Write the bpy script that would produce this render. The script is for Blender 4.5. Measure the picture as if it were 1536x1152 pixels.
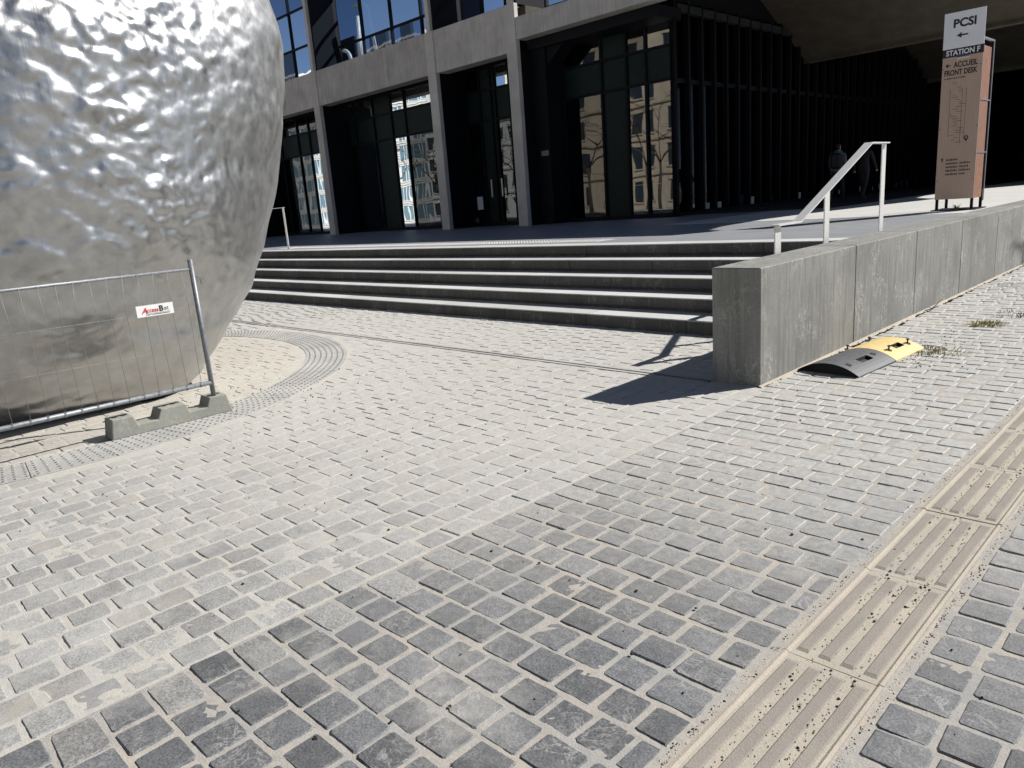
import bpy, bmesh, math, random
from mathutils import Vector, Matrix, noise

for o in list(bpy.data.objects): bpy.data.objects.remove(o)
sc = bpy.context.scene
col = sc.collection
rnd = random.Random(7)
R = math.radians

# ------------------------------------------------------------------ camera, world, sun, exposure
EYE = Vector((0, 0, 1.6)); YAW, PITCH, ROLL, FPX = R(46.009), R(13.724), R(-4.437), 1108.4
fw = Vector((-math.sin(YAW)*math.cos(PITCH), math.cos(YAW)*math.cos(PITCH), -math.sin(PITCH)))
rt0 = Vector((math.cos(YAW), math.sin(YAW), 0)); up0 = rt0.cross(fw)
rt = rt0*math.cos(ROLL) + up0*math.sin(ROLL); up = up0*math.cos(ROLL) - rt0*math.sin(ROLL)
cam = bpy.data.objects.new('camera', bpy.data.cameras.new('camera')); col.objects.link(cam)
cam.matrix_world = Matrix(((rt.x, up.x, -fw.x, EYE.x), (rt.y, up.y, -fw.y, EYE.y), (rt.z, up.z, -fw.z, EYE.z), (0, 0, 0, 1)))
cam.data.sensor_width = 36; cam.data.lens = FPX/1536*36; cam.data.clip_end = 2000; cam.data.clip_start = .05
sc.camera = cam

SUNV = Vector((.65, 1.05, 1)).normalized()
SUN_EL = math.asin(SUNV.z); SUN_AZ = math.atan2(SUNV.x, SUNV.y)
world = bpy.data.worlds.new('World'); sc.world = world; world.use_nodes = True
wn = world.node_tree.nodes; wl = world.node_tree.links
bg = wn.get('Background') or wn.new('ShaderNodeBackground')
sky = wn.new('ShaderNodeTexSky'); sky.sky_type = 'NISHITA'; sky.sun_disc = False
sky.sun_elevation = SUN_EL; sky.sun_rotation = SUN_AZ
sky.air_density = .5; sky.dust_density = .05; sky.ozone_density = 1.6
wl.new(sky.outputs[0], bg.inputs[0]); bg.inputs[1].default_value = .05
sun = bpy.data.objects.new('sun', bpy.data.lights.new('sun', 'SUN')); col.objects.link(sun)
sun.data.energy = 5.; sun.data.angle = R(.53); sun.data.color = (1, .97, .925)
sun.rotation_euler = SUNV.to_track_quat('Z', 'Y').to_euler(); sun.location = (10, 15, 20)
sc.view_settings.view_transform = 'Standard'; sc.view_settings.look = 'None'
sc.view_settings.gamma = 1; sc.view_settings.exposure = .55
sc.view_settings.use_curve_mapping = False
sc.render.engine = 'CYCLES'

def pix(x, y, z):
    q = Vector((x, y, z)) - EYE; d = q.dot(fw)
    if d < .05: return None
    return 768 + FPX*q.dot(rt)/d, 576 - FPX*q.dot(up)/d, d

# ------------------------------------------------------------------ materials
class NT:
    def __init__(s, name):
        s.m = bpy.data.materials.new(name); s.m.use_nodes = True
        s.n = s.m.node_tree.nodes; s.l = s.m.node_tree.links; s.n.clear()
        s.out = s.n.new('ShaderNodeOutputMaterial'); s.b = s.n.new('ShaderNodeBsdfPrincipled')
        s.l.new(s.b.outputs[0], s.out.inputs[0])
    def add(s, t, ins=None, **kw):
        n = s.n.new('ShaderNode'+t)
        for k, v in kw.items(): setattr(n, k, v)
        for k, v in (ins or {}).items(): s.put(n.inputs[k], v)
        return n
    def put(s, sock, v):
        if hasattr(v, 'is_output') or isinstance(v, bpy.types.NodeSocket): s.l.new(v, sock)
        elif isinstance(v, tuple) and len(v) == 3 and sock.type == 'RGBA': sock.default_value = (*v, 1)
        else: sock.default_value = v
    def pos(s, scale=(1, 1, 1), rot=(0, 0, 0)):
        g = s.add('NewGeometry'); m = s.add('Mapping', {'Vector': g.outputs['Position'], 'Scale': scale, 'Rotation': rot})
        return m.outputs[0]
    def noise(s, vec, scale, detail=4, rough=.55, dist=0.):
        return s.add('TexNoise', {'Vector': vec, 'Scale': scale, 'Detail': detail, 'Roughness': rough, 'Distortion': dist}).outputs[0]
    def ramp(s, fac, lo, hi, a=0., b=1.):
        n = s.add('MapRange', {'Value': fac, 'From Min': lo, 'From Max': hi, 'To Min': a, 'To Max': b}); n.clamp = True
        return n.outputs[0]
    def math(s, op, a, b=0.):
        n = s.add('Math', operation=op); s.put(n.inputs[0], a); s.put(n.inputs[1], b); return n.outputs[0]
    def mix(s, f, a, b, mode='MIX'):
        n = s.add('Mix', data_type='RGBA', blend_type=mode)
        s.put(n.inputs[0], f); s.put(n.inputs[6], a); s.put(n.inputs[7], b); return n.outputs[2]
    def bump(s, h, strength=.3, dist=.01, prev=None):
        n = s.add('Bump', {'Height': h, 'Strength': strength, 'Distance': dist})
        if prev is not None: s.put(n.inputs['Normal'], prev)
        return n.outputs[0]
    def end(s, color, rough=.8, normal=None, spec=.3, metal=0.):
        s.put(s.b.inputs['Base Color'], color); s.put(s.b.inputs['Roughness'], rough)
        s.put(s.b.inputs['Metallic'], metal); s.put(s.b.inputs['Specular IOR Level'], spec)
        if normal is not None: s.put(s.b.inputs['Normal'], normal)
        return s.m
    def rand(s):
        g = s.add('NewGeometry'); o = s.add('ObjectInfo')
        return s.math('FRACT', s.math('ADD', g.outputs['Random Per Island'], o.outputs['Random']))

def m_stone(name, c1, c2, vary=.25, grain=140, dustc=None, dust=(0.5, .8), ygrad=None, rough=.78, spec=.35, veins=0., bump=.35, warm=None, odd=0., ringdust=None):
    t = NT(name); p = t.pos(); r = t.rand()
    big = t.noise(p, 5, 3); mid = t.noise(p, 24, 5, .65); fine = t.noise(p, grain, 3, .7)
    c = t.mix(t.ramp(mid, .3, .7), c1, c2)
    sp = t.ramp(fine, .35, .68, .6, 1.36)
    sc_ = t.add('CombineXYZ', {0: sp, 1: sp, 2: sp}).outputs[0]
    c = t.mix(1., c, sc_, 'MULTIPLY')
    v = t.ramp(r, 0, 1, 1-vary, 1+vary)
    c = t.mix(1., c, t.add('CombineXYZ', {0: v, 1: v, 2: v}).outputs[0], 'MULTIPLY')
    stn = t.ramp(t.noise(p, 1.1, 4, .6), .3, .7, .84, 1.1)
    c = t.mix(1., c, t.add('CombineXYZ', {0: stn, 1: stn, 2: stn}).outputs[0], 'MULTIPLY')
    if odd: c = t.mix(t.ramp(t.math('FRACT', t.math('MULTIPLY', r, 7.77)), odd, odd+.02, 0, .75), c, (.17, .172, .18))
    if warm:
        w = t.math('MULTIPLY', t.ramp(t.math('FRACT', t.math('MULTIPLY', r, 17.31)), .55, 1), t.ramp(big, .4, .65))
        c = t.mix(w, c, warm)
    if veins:
        vn = t.noise(p, 11, 6, .6, 1.5)
        k = t.math('ABSOLUTE', t.math('SUBTRACT', vn, .5))
        c = t.mix(t.math('MULTIPLY', t.ramp(k, .0, .03, veins, 0), t.ramp(big, .45, .7)), c, (.5, .48, .45))
    if dustc:
        f = t.ramp(t.noise(p, 1.3, 5, .62), dust[0], dust[1])
        f2 = t.ramp(mid, .32, .66, .62, 1)
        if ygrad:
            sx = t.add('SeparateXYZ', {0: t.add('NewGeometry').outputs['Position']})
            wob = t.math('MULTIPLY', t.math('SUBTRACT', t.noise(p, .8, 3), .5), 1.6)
            g = t.ramp(t.math('ADD', t.math('ADD', sx.outputs[1], t.math('MULTIPLY', sx.outputs[0], ygrad[3])), wob), ygrad[0], ygrad[1], 0, ygrad[2])  # paler far off: dust, plus grazing sun sheen put into the colour
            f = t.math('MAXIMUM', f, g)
        dc = dustc
        if ringdust:
            dv = t.add('VectorMath', {0: t.add('NewGeometry').outputs['Position'], 1: (-9.65, 1.45, 0)}, operation='DISTANCE').outputs['Value']
            dc = t.mix(t.ramp(dv, 3.25, 3.4, 1, 0), dustc, ringdust)
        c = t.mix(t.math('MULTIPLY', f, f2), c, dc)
    h = t.math('ADD', fine, t.math('MULTIPLY', mid, 1.6))
    return t.end(c, rough, t.bump(h, bump, .004), spec)

def m_simple(name, c, rough=.5, metal=0., spec=.4, grain=0, var=.12, bump=.1):
    t = NT(name)
    if not grain: return t.end(c, rough, None, spec, metal)
    p = t.pos(); n = t.noise(p, grain, 5, .65)
    d = tuple(x*(1-var) for x in c); e = tuple(min(1, x*(1+var)) for x in c)
    return t.end(t.mix(t.ramp(n, .3, .7), d, e), t.ramp(n, .3, .7, rough-.08, min(1, rough+.08)), t.bump(n, bump, .004), spec, metal)

def m_concrete(name, a, b, streak=.0, algae=None, marks=0., rough=.85, seams=None, bump=.25, spec=.3):
    t = NT(name); p = t.pos(); n1 = t.noise(p, 1.7, 6, .62); n2 = t.noise(p, 60, 4, .65)
    c = t.mix(t.ramp(n1, .32, .68), a, b)
    s = t.ramp(n2, .3, .7, .88, 1.1); c = t.mix(1., c, t.add('CombineXYZ', {0: s, 1: s, 2: s}).outputs[0], 'MULTIPLY')
    rv = t.ramp(t.rand(), 0, 1, .88, 1.1); c = t.mix(1., c, t.add('CombineXYZ', {0: rv, 1: rv, 2: rv}).outputs[0], 'MULTIPLY')
    if streak:
        st = t.noise(t.pos((9, 9, .55)), 2.2, 5, .6)
        c = t.mix(t.math('MULTIPLY', t.ramp(st, .45, .72), streak), c, algae or (.08, .075, .06))
        st2 = t.noise(t.pos((16, 16, .8)), 1.7, 4, .6)
        c = t.mix(t.math('MULTIPLY', t.ramp(st2, .58, .74), streak*.7), c, (.46, .44, .38))
    if marks:
        w = t.noise(t.pos((3.4, 3.4, 1.5)), 2.4, 7, .62, 1.8)
        k = t.math('ABSOLUTE', t.math('SUBTRACT', w, .5))
        zone = t.ramp(t.noise(p, 2.6, 2), .5, .62)
        c = t.mix(t.math('MULTIPLY', t.math('MULTIPLY', t.ramp(k, 0, .016, 1, 0), zone), marks), c, (.62, .6, .54))
        w2 = t.noise(t.pos((1, 1, 3.2)), 9, 6, .6, .9)
        c = t.mix(t.math('MULTIPLY', t.ramp(w2, .66, .72), marks*.55), c, (.55, .53, .48))
    h = t.math('ADD', n2, t.math('MULTIPLY', n1, 2.))
    return t.end(c, rough, t.bump(h, bump, .006), spec)

def m_glass(name, tint, base=.08, gain=1.6):
    t = NT(name); t.n.remove(t.b)
    tr = t.add('BsdfTransparent', {'Color': tint}); gl = t.add('BsdfGlossy', {'Color': (.92, .96, 1), 'Roughness': .012})
    wv = t.noise(t.pos((1, 1, .5)), 1.1, 1, .4)
    nb = t.bump(wv, .16, .03); t.put(gl.inputs['Normal'], nb)
    fr = t.add('Fresnel', {'IOR': 1.5})
    f = t.math('MINIMUM', t.math('ADD', t.math('MULTIPLY', fr.outputs[0], gain), base), .95)
    mx = t.add('MixShader', {0: f, 1: tr.outputs[0], 2: gl.outputs[0]})
    t.l.new(mx.outputs[0], t.out.inputs[0]); return t.m

DUST = (.465, .452, .418)
M = {}
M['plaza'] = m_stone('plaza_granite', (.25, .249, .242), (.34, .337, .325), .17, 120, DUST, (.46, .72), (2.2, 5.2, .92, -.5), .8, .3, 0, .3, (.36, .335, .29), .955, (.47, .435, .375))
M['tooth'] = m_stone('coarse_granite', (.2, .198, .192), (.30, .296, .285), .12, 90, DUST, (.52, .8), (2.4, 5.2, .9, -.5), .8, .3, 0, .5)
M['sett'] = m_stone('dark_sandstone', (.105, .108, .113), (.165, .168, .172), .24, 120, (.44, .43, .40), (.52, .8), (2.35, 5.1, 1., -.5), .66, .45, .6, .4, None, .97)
def m_sand(name, a, b, c2, scale=220):
    t = NT(name); p = t.pos(); n = t.noise(p, 3, 5, .6); f = t.noise(p, scale, 3, .75); v = t.add('TexVoronoi', {'Vector': p, 'Scale': 130.}).outputs[0]
    c = t.mix(t.ramp(n, .35, .65), a, b); c = t.mix(t.math('MULTIPLY', t.ramp(f, .58, .74), .7), c, c2)
    s = t.ramp(v, 0, .7, 1.06, .9); c = t.mix(1., c, t.add('CombineXYZ', {0: s, 1: s, 2: s}).outputs[0], 'MULTIPLY')
    return t.end(c, .95, t.bump(t.math('ADD', f, t.math('MULTIPLY', v, -.5)), .4, .004), .1)
M['sand'] = m_sand('joint_sand', (.46, .448, .418), (.475, .45, .40), (.31, .295, .265))
M['sand_side'] = m_sand('grey_joint_sand', (.34, .335, .32), (.43, .39, .335), (.22, .21, .195))
M['strip'] = m_sand('beige_precast', (.47, .42, .35), (.41, .37, .31), (.32, .285, .235), 300)
M['rib'] = m_sand('worn_beige_rib', (.325, .295, .255), (.275, .25, .22), (.23, .21, .18), 330)
M['warn'] = m_stone('grey_warning_paver', (.34, .335, .32), (.42, .41, .385), .08, 160, DUST, (.45, .75), None, .8, .3, 0, .3)
M['warn_dot'] = m_stone('warning_dot', (.25, .25, .245), (.33, .325, .31), .1, 160, None, rough=.75)
M['wall'] = m_concrete('stained_concrete_wall', (.195, .193, .175), (.27, .267, .245), .55, (.085, .084, .076), .7)
M['steptop'] = m_concrete('pale_stone_sun_glare', (.50, .495, .47), (.58, .57, .54), 0, None, .15, .55, spec=.6)  # pale stone; on the step tops the colour carries the sun glare
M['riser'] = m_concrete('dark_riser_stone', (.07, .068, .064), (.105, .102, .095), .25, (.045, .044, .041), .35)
M['terrace'] = m_concrete('terrace_concrete', (.225, .231, .244), (.285, .292, .305), 0, None, .1, .5, spec=.5)
M['beam'] = m_concrete('weathered_beam_concrete', (.41, .385, .355), (.56, .53, .49), .42, (.22, .2, .175), .25)
M['column'] = m_concrete('pale_column_concrete', (.48, .45, .415), (.58, .55, .51), .18, (.28, .25, .22), .1)
M['vault'] = m_concrete('brown_vault_concrete', (.062, .053, .042), (.09, .078, .062), .1, (.05, .043, .035), .1)
M['black'] = m_simple('black_steel', (.006, .007, .01), .6, 0, .12, 30, .2, .05)
M['spandrel'] = m_simple('dark_green_spandrel', (.008, .017, .016), .45, 0, .12, 5, .2, .02)
M['shade_floor'] = m_simple('painted_floor_shade', (.045, .046, .048), .8, 0, .2, 60, .2)  # floor colour darkened to stand for the passage shade
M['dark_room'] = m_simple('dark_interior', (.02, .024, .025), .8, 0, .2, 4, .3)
M['room_floor'] = m_simple('interior_floor', (.07, .07, .07), .5, 0, .4, 8)
M['glass'] = m_glass('window_glass', (.26, .34, .32), .03, 1.45)
M['glass_up'] = m_glass('gallery_glass', (.45, .55, .70), .05, 1.4)
M['glass_dark'] = m_glass('passage_glass', (.16, .22, .2), .0, .35)
M['steel'] = m_simple('brushed_steel', (.74, .72, .68), .42, .35, .5, 60, .15, .05)
M['galv'] = m_simple('galvanised_steel', (.2, .212, .225), .5, .4, .5, 45, .25, .1)
M['white'] = m_simple('white_panel', (.78, .79, .8), .45, 0, .4, 8, .03)
M['ink'] = m_simple('black_ink', (.015, .015, .02), .5)
M['brownink'] = m_simple('dark_brown_print', (.035, .025, .02), .6)
M['faint'] = m_simple('faded_map_print', (.13, .09, .068), .7)
M['red'] = m_simple('red_print', (.5, .03, .05), .5)
M['blue'] = m_simple('blue_tape', (.03, .045, .28), .5)
M['cream'] = m_simple('cream_tape', (.75, .6, .3), .5)
M['paper'] = m_simple('white_paper', (.75, .75, .75), .7)
M['plate'] = m_simple('white_plastic_plate', (.74, .74, .72), .4, 0, .5, 20, .08)
M['orangewood'] = m_simple('red_cedar_panel', (.24, .112, .066), .55, 0, .3, 12, .22)
def m_wood():
    t = NT('pale_plywood'); n = t.noise(t.pos((14, 14, .5)), 3, 5, .6)
    return t.end(t.mix(t.ramp(n, .3, .7), (.46, .335, .26), (.54, .395, .305)), .6, t.bump(n, .08, .003), .3)
M['wood'] = m_wood()
M['block'] = m_concrete('grey_green_cast_concrete', (.235, .24, .21), (.31, .31, .275), .1, (.17, .18, .14), .3)
M['rubber'] = m_simple('worn_black_rubber', (.075, .076, .082), .6, 0, .5, 35, .35, .25)
M['rubber_in'] = m_simple('black_rubber_underside', (.012, .012, .013), .7)
M['yellow'] = m_simple('faded_yellow_plastic', (.62, .47, .2), .6, 0, .35, 25, .14, .15)
M['bolt'] = m_simple('rusty_bolt', (.05, .038, .03), .6, .4)
M['lamp'] = m_simple('yellow_lamp', (.8, .65, .1), .4)
M['lamp'].node_tree.nodes['Principled BSDF'].inputs['Emission Color'].default_value = (1, .75, .15, 1)
M['lamp'].node_tree.nodes['Principled BSDF'].inputs['Emission Strength'].default_value = .6
M['duct'] = m_simple('pale_duct', (.7, .68, .64), .45, 0, .4, 9, .08)
M['crumb'] = m_simple('dark_crumbs', (.05, .042, .034), .9, 0, .2, 90, .4)
M['pebble'] = m_simple('pale_pebbles', (.42, .38, .31), .9, 0, .2, 90, .3)
M['weed'] = m_simple('dry_weed', (.34, .31, .12), .7, 0, .2, 40, .4)
M['weedg'] = m_simple('green_weed', (.10, .14, .035), .7, 0, .2, 40, .4)
M['bark'] = m_simple('tree_bark', (.09, .075, .06), .9, 0, .2, 12, .3, .4)
M['skin'] = m_simple('skin', (.45, .28, .2), .5)
M['hair'] = m_simple('dark_hair', (.02, .015, .012), .6, 0, .3, 60, .3)
M['jacket'] = m_simple('grey_jacket', (.14, .15, .17), .8, 0, .2, 40, .15)
M['teal'] = m_simple('teal_scarf', (.04, .13, .14), .8)
M['navy'] = m_simple('dark_trousers', (.02, .022, .03), .8)
M['coat'] = m_simple('black_coat', (.015, .015, .018), .8)
M['bag'] = m_simple('black_backpack', (.012, .012, .014), .6)
M['limestone'] = m_concrete('paris_limestone', (.46, .38, .28), (.56, .48, .37), .15, (.3, .25, .19), 0)
M['render'] = m_concrete('pale_render', (.5, .49, .46), (.6, .59, .56), .1, (.4, .39, .37), 0)
M['zinc'] = m_simple('zinc_roof', (.22, .25, .29), .4, .4, .4, 6)
M['farglass'] = m_simple('far_window_glass', (.03, .04, .05), .1, 0, .6)
M['blueglass'] = m_simple('blue_curtain_glass', (.12, .2, .24), .12, .1, .7, 3)
M['orange'] = m_simple('orange_paint', (.55, .2, .04), .5)

def m_metal():
    t = NT('hammered_aluminium'); p = t.pos()
    rotp = t.pos((1., 1., 1.), (.55, .2, .3))
    v1 = t.noise(t.pos((1., 1., 1.35), (.6, -.5, .2)), 6.2, 0., .4, .15)
    v2 = t.noise(t.pos((1, 1, 1.2), (.5, -.4, 0)), 12., 0., .45, .1)
    lo = t.noise(p, .55, 2, .5)
    st = t.noise(t.pos((46, 46, .7)), 1.5, 4, .65)
    mo = t.noise(p, 7, 6, .65)
    sz = t.add('SeparateXYZ', {0: p}).outputs[2]
    amp = t.math('MULTIPLY', t.ramp(lo, .38, .58, .35, 1.), t.ramp(t.math('ADD', sz, lo), 1.7, 3.2, .42, 1.))
    amp = t.math('MULTIPLY', amp, t.ramp(t.add('SeparateXYZ', {0: p}).outputs[1], 2.5, 4.0, 1., .16))
    h = t.math('MULTIPLY', t.math('ADD', v1, t.math('MULTIPLY', v2, .24)), amp)
    nb = t.bump(h, 1., .08)
    nb = t.bump(st, .2, .004, nb)
    c = t.mix(t.ramp(mo, .3, .7), (.37, .37, .367), (.49, .49, .485))
    c = t.mix(t.math('MULTIPLY', t.ramp(t.noise(p, 2.2, 6, .65), .5, .75), .45), c, (.35, .335, .305))
    r = t.ramp(t.math('ADD', t.math('MULTIPLY', mo, .6), t.math('MULTIPLY', st, .4)), .3, .7, .29, .44)
    r = t.math('ADD', r, t.ramp(t.add('SeparateXYZ', {0: p}).outputs[1], 2.8, 4.2, 0., .14))
    return t.end(c, r, nb, .5, 1.)
M['metal'] = m_metal()

# ------------------------------------------------------------------ mesh helpers
class MB:
    def __init__(s): s.v = []; s.f = []; s.mi = []
    def quadbox(s, x0, x1, y0, y1, z0, z1, mi=0, bev=0.):
        if bev > 0:
            b = bev; i = len(s.v)
            for z, q in ((z0, b), (z0+b, 0), (z1-b, 0), (z1, b)):
                ring = [(x0+q, y0+b), (x0+b, y0+q), (x1-b, y0+q), (x1-q, y0+b), (x1-q, y1-b), (x1-b, y1-q), (x0+b, y1-q), (x0+q, y1-b)]
                if q: ring = [(x0+b, y0+b)]*1 + [(x0+b, y0+b), (x1-b, y0+b), (x1-b, y0+b), (x1-b, y1-b), (x1-b, y1-b), (x0+b, y1-b), (x0+b, y1-b)]
                s.v += [(x, y, z) for x, y in ring]
            for k in range(3):
                for j in range(8):
                    a = i+k*8+j; c = i+k*8+(j+1) % 8; s.f.append((a, c, c+8, a+8)); s.mi.append(mi)
            s.f.append(tuple(i+j for j in (7, 5, 3, 1))); s.f.append(tuple(i+24+j for j in (1, 3, 5, 7))); s.mi += [mi, mi]
            return s
        i = len(s.v)
        s.v += [(x, y, z) for z in (z0, z1) for x, y in ((x0, y0), (x1, y0), (x1, y1), (x0, y1))]
        for q in ((0, 3, 2, 1), (4, 5, 6, 7), (0, 1, 5, 4), (1, 2, 6, 5), (2, 3, 7, 6), (3, 0, 4, 7)):
            s.f.append(tuple(i+j for j in q)); s.mi.append(mi)
        return s
    box = quadbox
    def prism(s, prof, axis, a, b, mi=0, top=None):
        """closed profile extruded along an axis; profile of (p,q): x-axis -> (y,z), y-axis -> (x,z), z-axis -> (x,y)"""
        i = len(s.v); n = len(prof)
        for t in (a, b):
            for p, q in prof: s.v.append((t, p, q) if axis == 'x' else (p, t, q) if axis == 'y' else (p, q, t))
        for k in range(n):
            s.f.append((i+k, i+(k+1) % n, i+n+(k+1) % n, i+n+k)); s.mi.append(top[k] if top else mi)
        s.f.append(tuple(i+k for k in reversed(range(n)))); s.f.append(tuple(i+n+k for k in range(n))); s.mi += [mi, mi]
        return s
    def tube(s, pts, r, seg=8, mi=0):
        pts = [Vector(p) for p in pts]; rr = r if isinstance(r, (list, tuple)) else [r]*len(pts)
        i0 = len(s.v); ref = None
        for k, p in enumerate(pts):
            d = (pts[min(k+1, len(pts)-1)]-pts[max(k-1, 0)]).normalized()
            if ref is None: ref = Vector((0, 0, 1)) if abs(d.z) < .9 else Vector((1, 0, 0))
            a = d.cross(ref).normalized(); b = d.cross(a).normalized(); ref = -b if False else ref
            for j in range(seg):
                t = 2*math.pi*j/seg; q = p + (a*math.cos(t)+b*math.sin(t))*rr[k]; s.v.append(tuple(q))
        for k in range(len(pts)-1):
            for j in range(seg):
                a = i0+k*seg+j; b = i0+k*seg+(j+1) % seg; s.f.append((a, b, b+seg, a+seg)); s.mi.append(mi)
        s.f.append(tuple(i0+j for j in reversed(range(seg)))); e = i0+(len(pts)-1)*seg; s.f.append(tuple(e+j for j in range(seg))); s.mi += [mi, mi]
        return s
    def bar(s, a, b, w, h, mi=0, side=Vector((1, 0, 0))):
        a = Vector(a); b = Vector(b); d = (b-a).normalized(); u = (side - d*side.dot(d)).normalized(); n = d.cross(u)
        i = len(s.v)
        for p in (a, b):
            for x, y in ((-1, -1), (1, -1), (1, 1), (-1, 1)): s.v.append(tuple(p+u*(x*w/2)+n*(y*h/2)))
        for q in ((0, 3, 2, 1), (4, 5, 6, 7), (0, 1, 5, 4), (1, 2, 6, 5), (2, 3, 7, 6), (3, 0, 4, 7)):
            s.f.append(tuple(i+j for j in q)); s.mi.append(mi)
        return s
    def mesh(s, name, mats, smooth=False):
        me = bpy.data.meshes.new(name); me.from_pydata(s.v, [], s.f)
        for m in (mats if isinstance(mats, (list, tuple)) else [mats]): me.materials.append(M[m] if isinstance(m, str) else m)
        me.polygons.foreach_set('material_index', s.mi)
        if smooth: me.polygons.foreach_set('use_smooth', [True]*len(me.polygons))
        me.validate(); me.update()
        bm = bmesh.new(); bm.from_mesh(me); bmesh.ops.recalc_face_normals(bm, faces=bm.faces); bm.to_mesh(me); bm.free()
        return me
    def build(s, name, mats, parent=None, smooth=False, **kw):
        return link(name, s.mesh(name, mats, smooth), parent, **kw)

def link(name, me, parent=None, loc=None, rot=None, scale=None, label=None, kind=None):
    o = bpy.data.objects.new(name, me); col.objects.link(o)
    if parent: o.parent = parent
    if loc: o.location = loc
    if rot: o.rotation_euler = rot
    if scale: o.scale = scale
    if label: o['label'] = label
    if kind: o['kind'] = kind
    return o
def tag(o, label=None, cat=None, group=None, kind=None):
    if label: o['label'] = label
    if cat: o['category'] = cat
    if group: o['group'] = group
    if kind: o['kind'] = kind
    return o
def empty(name, loc=(0, 0, 0), rz=0., label=None, cat=None, group=None, kind=None):
    o = bpy.data.objects.new(name, None); col.objects.link(o); o.location = loc; o.rotation_euler = (0, 0, rz); o.empty_display_size = .2
    return tag(o, label, cat, group, kind)
def text(name, s, size, matname, parent, loc, rot, bold=.012, shear=0., width=None, align='LEFT'):
    cu = bpy.data.curves.new('t', 'FONT'); cu.body = s; cu.size = size; cu.extrude = .0008; cu.offset = bold*size; cu.shear = shear; cu.align_x = align
    cu.resolution_u = 3
    to = bpy.data.objects.new('t', cu); col.objects.link(to); bpy.context.view_layer.update()
    me = bpy.data.meshes.new_from_object(to.evaluated_get(bpy.context.evaluated_depsgraph_get()))
    bpy.data.objects.remove(to); bpy.data.curves.remove(cu)
    if width:
        xs = [v.co.x for v in me.vertices]; k = width/(max(xs)-min(xs)); x0 = min(xs)
        for v in me.vertices: v.co.x = (v.co.x-x0)*k
    me.materials.clear(); me.materials.append(M[matname])
    return link(name, me, parent, loc, rot)

TZ = .865                                  # terrace level
RING = (-9.65, 1.45); RI, RO = 3.32, 3.80  # warning ring round the sculpture

# ------------------------------------------------------------------ ground, plaza, sidewalk
g = MB(); g.box(-400, 400, -400, 400, -.4, -.06); g.build('ground', 'sand_side', kind='structure')
def bed(name, matname, x0, x1, y0, y1, st_, z0, amp, far):
    m = MB(); nx = int((x1-x0)/st_); ny = int((y1-y0)/st_)
    for j in range(ny+1):
        y = y0+(y1-y0)*j/ny
        for i in range(nx+1):
            x = x0+(x1-x0)*i/nx
            z = z0+amp*(noise.noise(Vector((x*9, y*9, 1.7)))*.9+noise.noise(Vector((x*31, y*31, 5.1)))*.8)
            m.v.append((x, y, min(z, .004)))
    for j in range(ny):
        for i in range(nx): a = j*(nx+1)+i; m.f.append((a, a+1, a+nx+2, a+nx+1))
    for b in far: m.box(*b, -.05, -.009)
    m.mi = [0]*len(m.f)
    return m.build(name, matname, kind='structure')
plaza = bed('plaza', 'sand', -11, -2.68, -.4, 7.24, .022, -.0036, .0030, [(-40, -11, -14, 7.28), (-11, -2.68, -14, -.4)])
side = bed('sidewalk', 'sand_side', -2.68, .9, -.1, 10.2, .018, -.0042, .0026, [(.9, 30, -14, 30), (-2.68, .9, -14, -.1), (-2.68, .9, 10.2, 30)])

def stone_outline(r, cut=.1, jit=.03):
    c = [cut*(.5+r.random()) for _ in range(8)]
    pts = [(-.5+c[0], -.5), (.5-c[1], -.5), (.5, -.5+c[2]), (.5, .5-c[3]), (.5-c[4], .5), (-.5+c[5], .5), (-.5, .5-c[6]), (-.5, -.5+c[7])]
    return [(x+r.uniform(-jit, jit), y+r.uniform(-jit, jit)) for x, y in pts]
def stone_geo(r, sx, sy, h=.03, cut=.1, jit=.03, inset=.005, dome=.0004):
    o = stone_outline(r, cut, jit); v = []
    for z, q in ((-h, 0), (-.005, 0), (-.0005, inset)):
        for x, y in o:
            X, Y = x*sx, y*sy; L = math.hypot(X, Y) or 1; k = max(0, L-q*1.25)/L
            v.append((X*k, Y*k, z+(r.uniform(-.0004, .0004) if q else 0)))
    v.append((r.uniform(-.2, .2)*sx, r.uniform(-.2, .2)*sy, dome))
    f = []
    for k in range(2):
        for j in range(8): a = k*8+j; b = k*8+(j+1) % 8; f.append((a, b, b+8, a+8))
    for j in range(8): f.append((16+j, 16+(j+1) % 8, 24))
    return v, f
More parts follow.
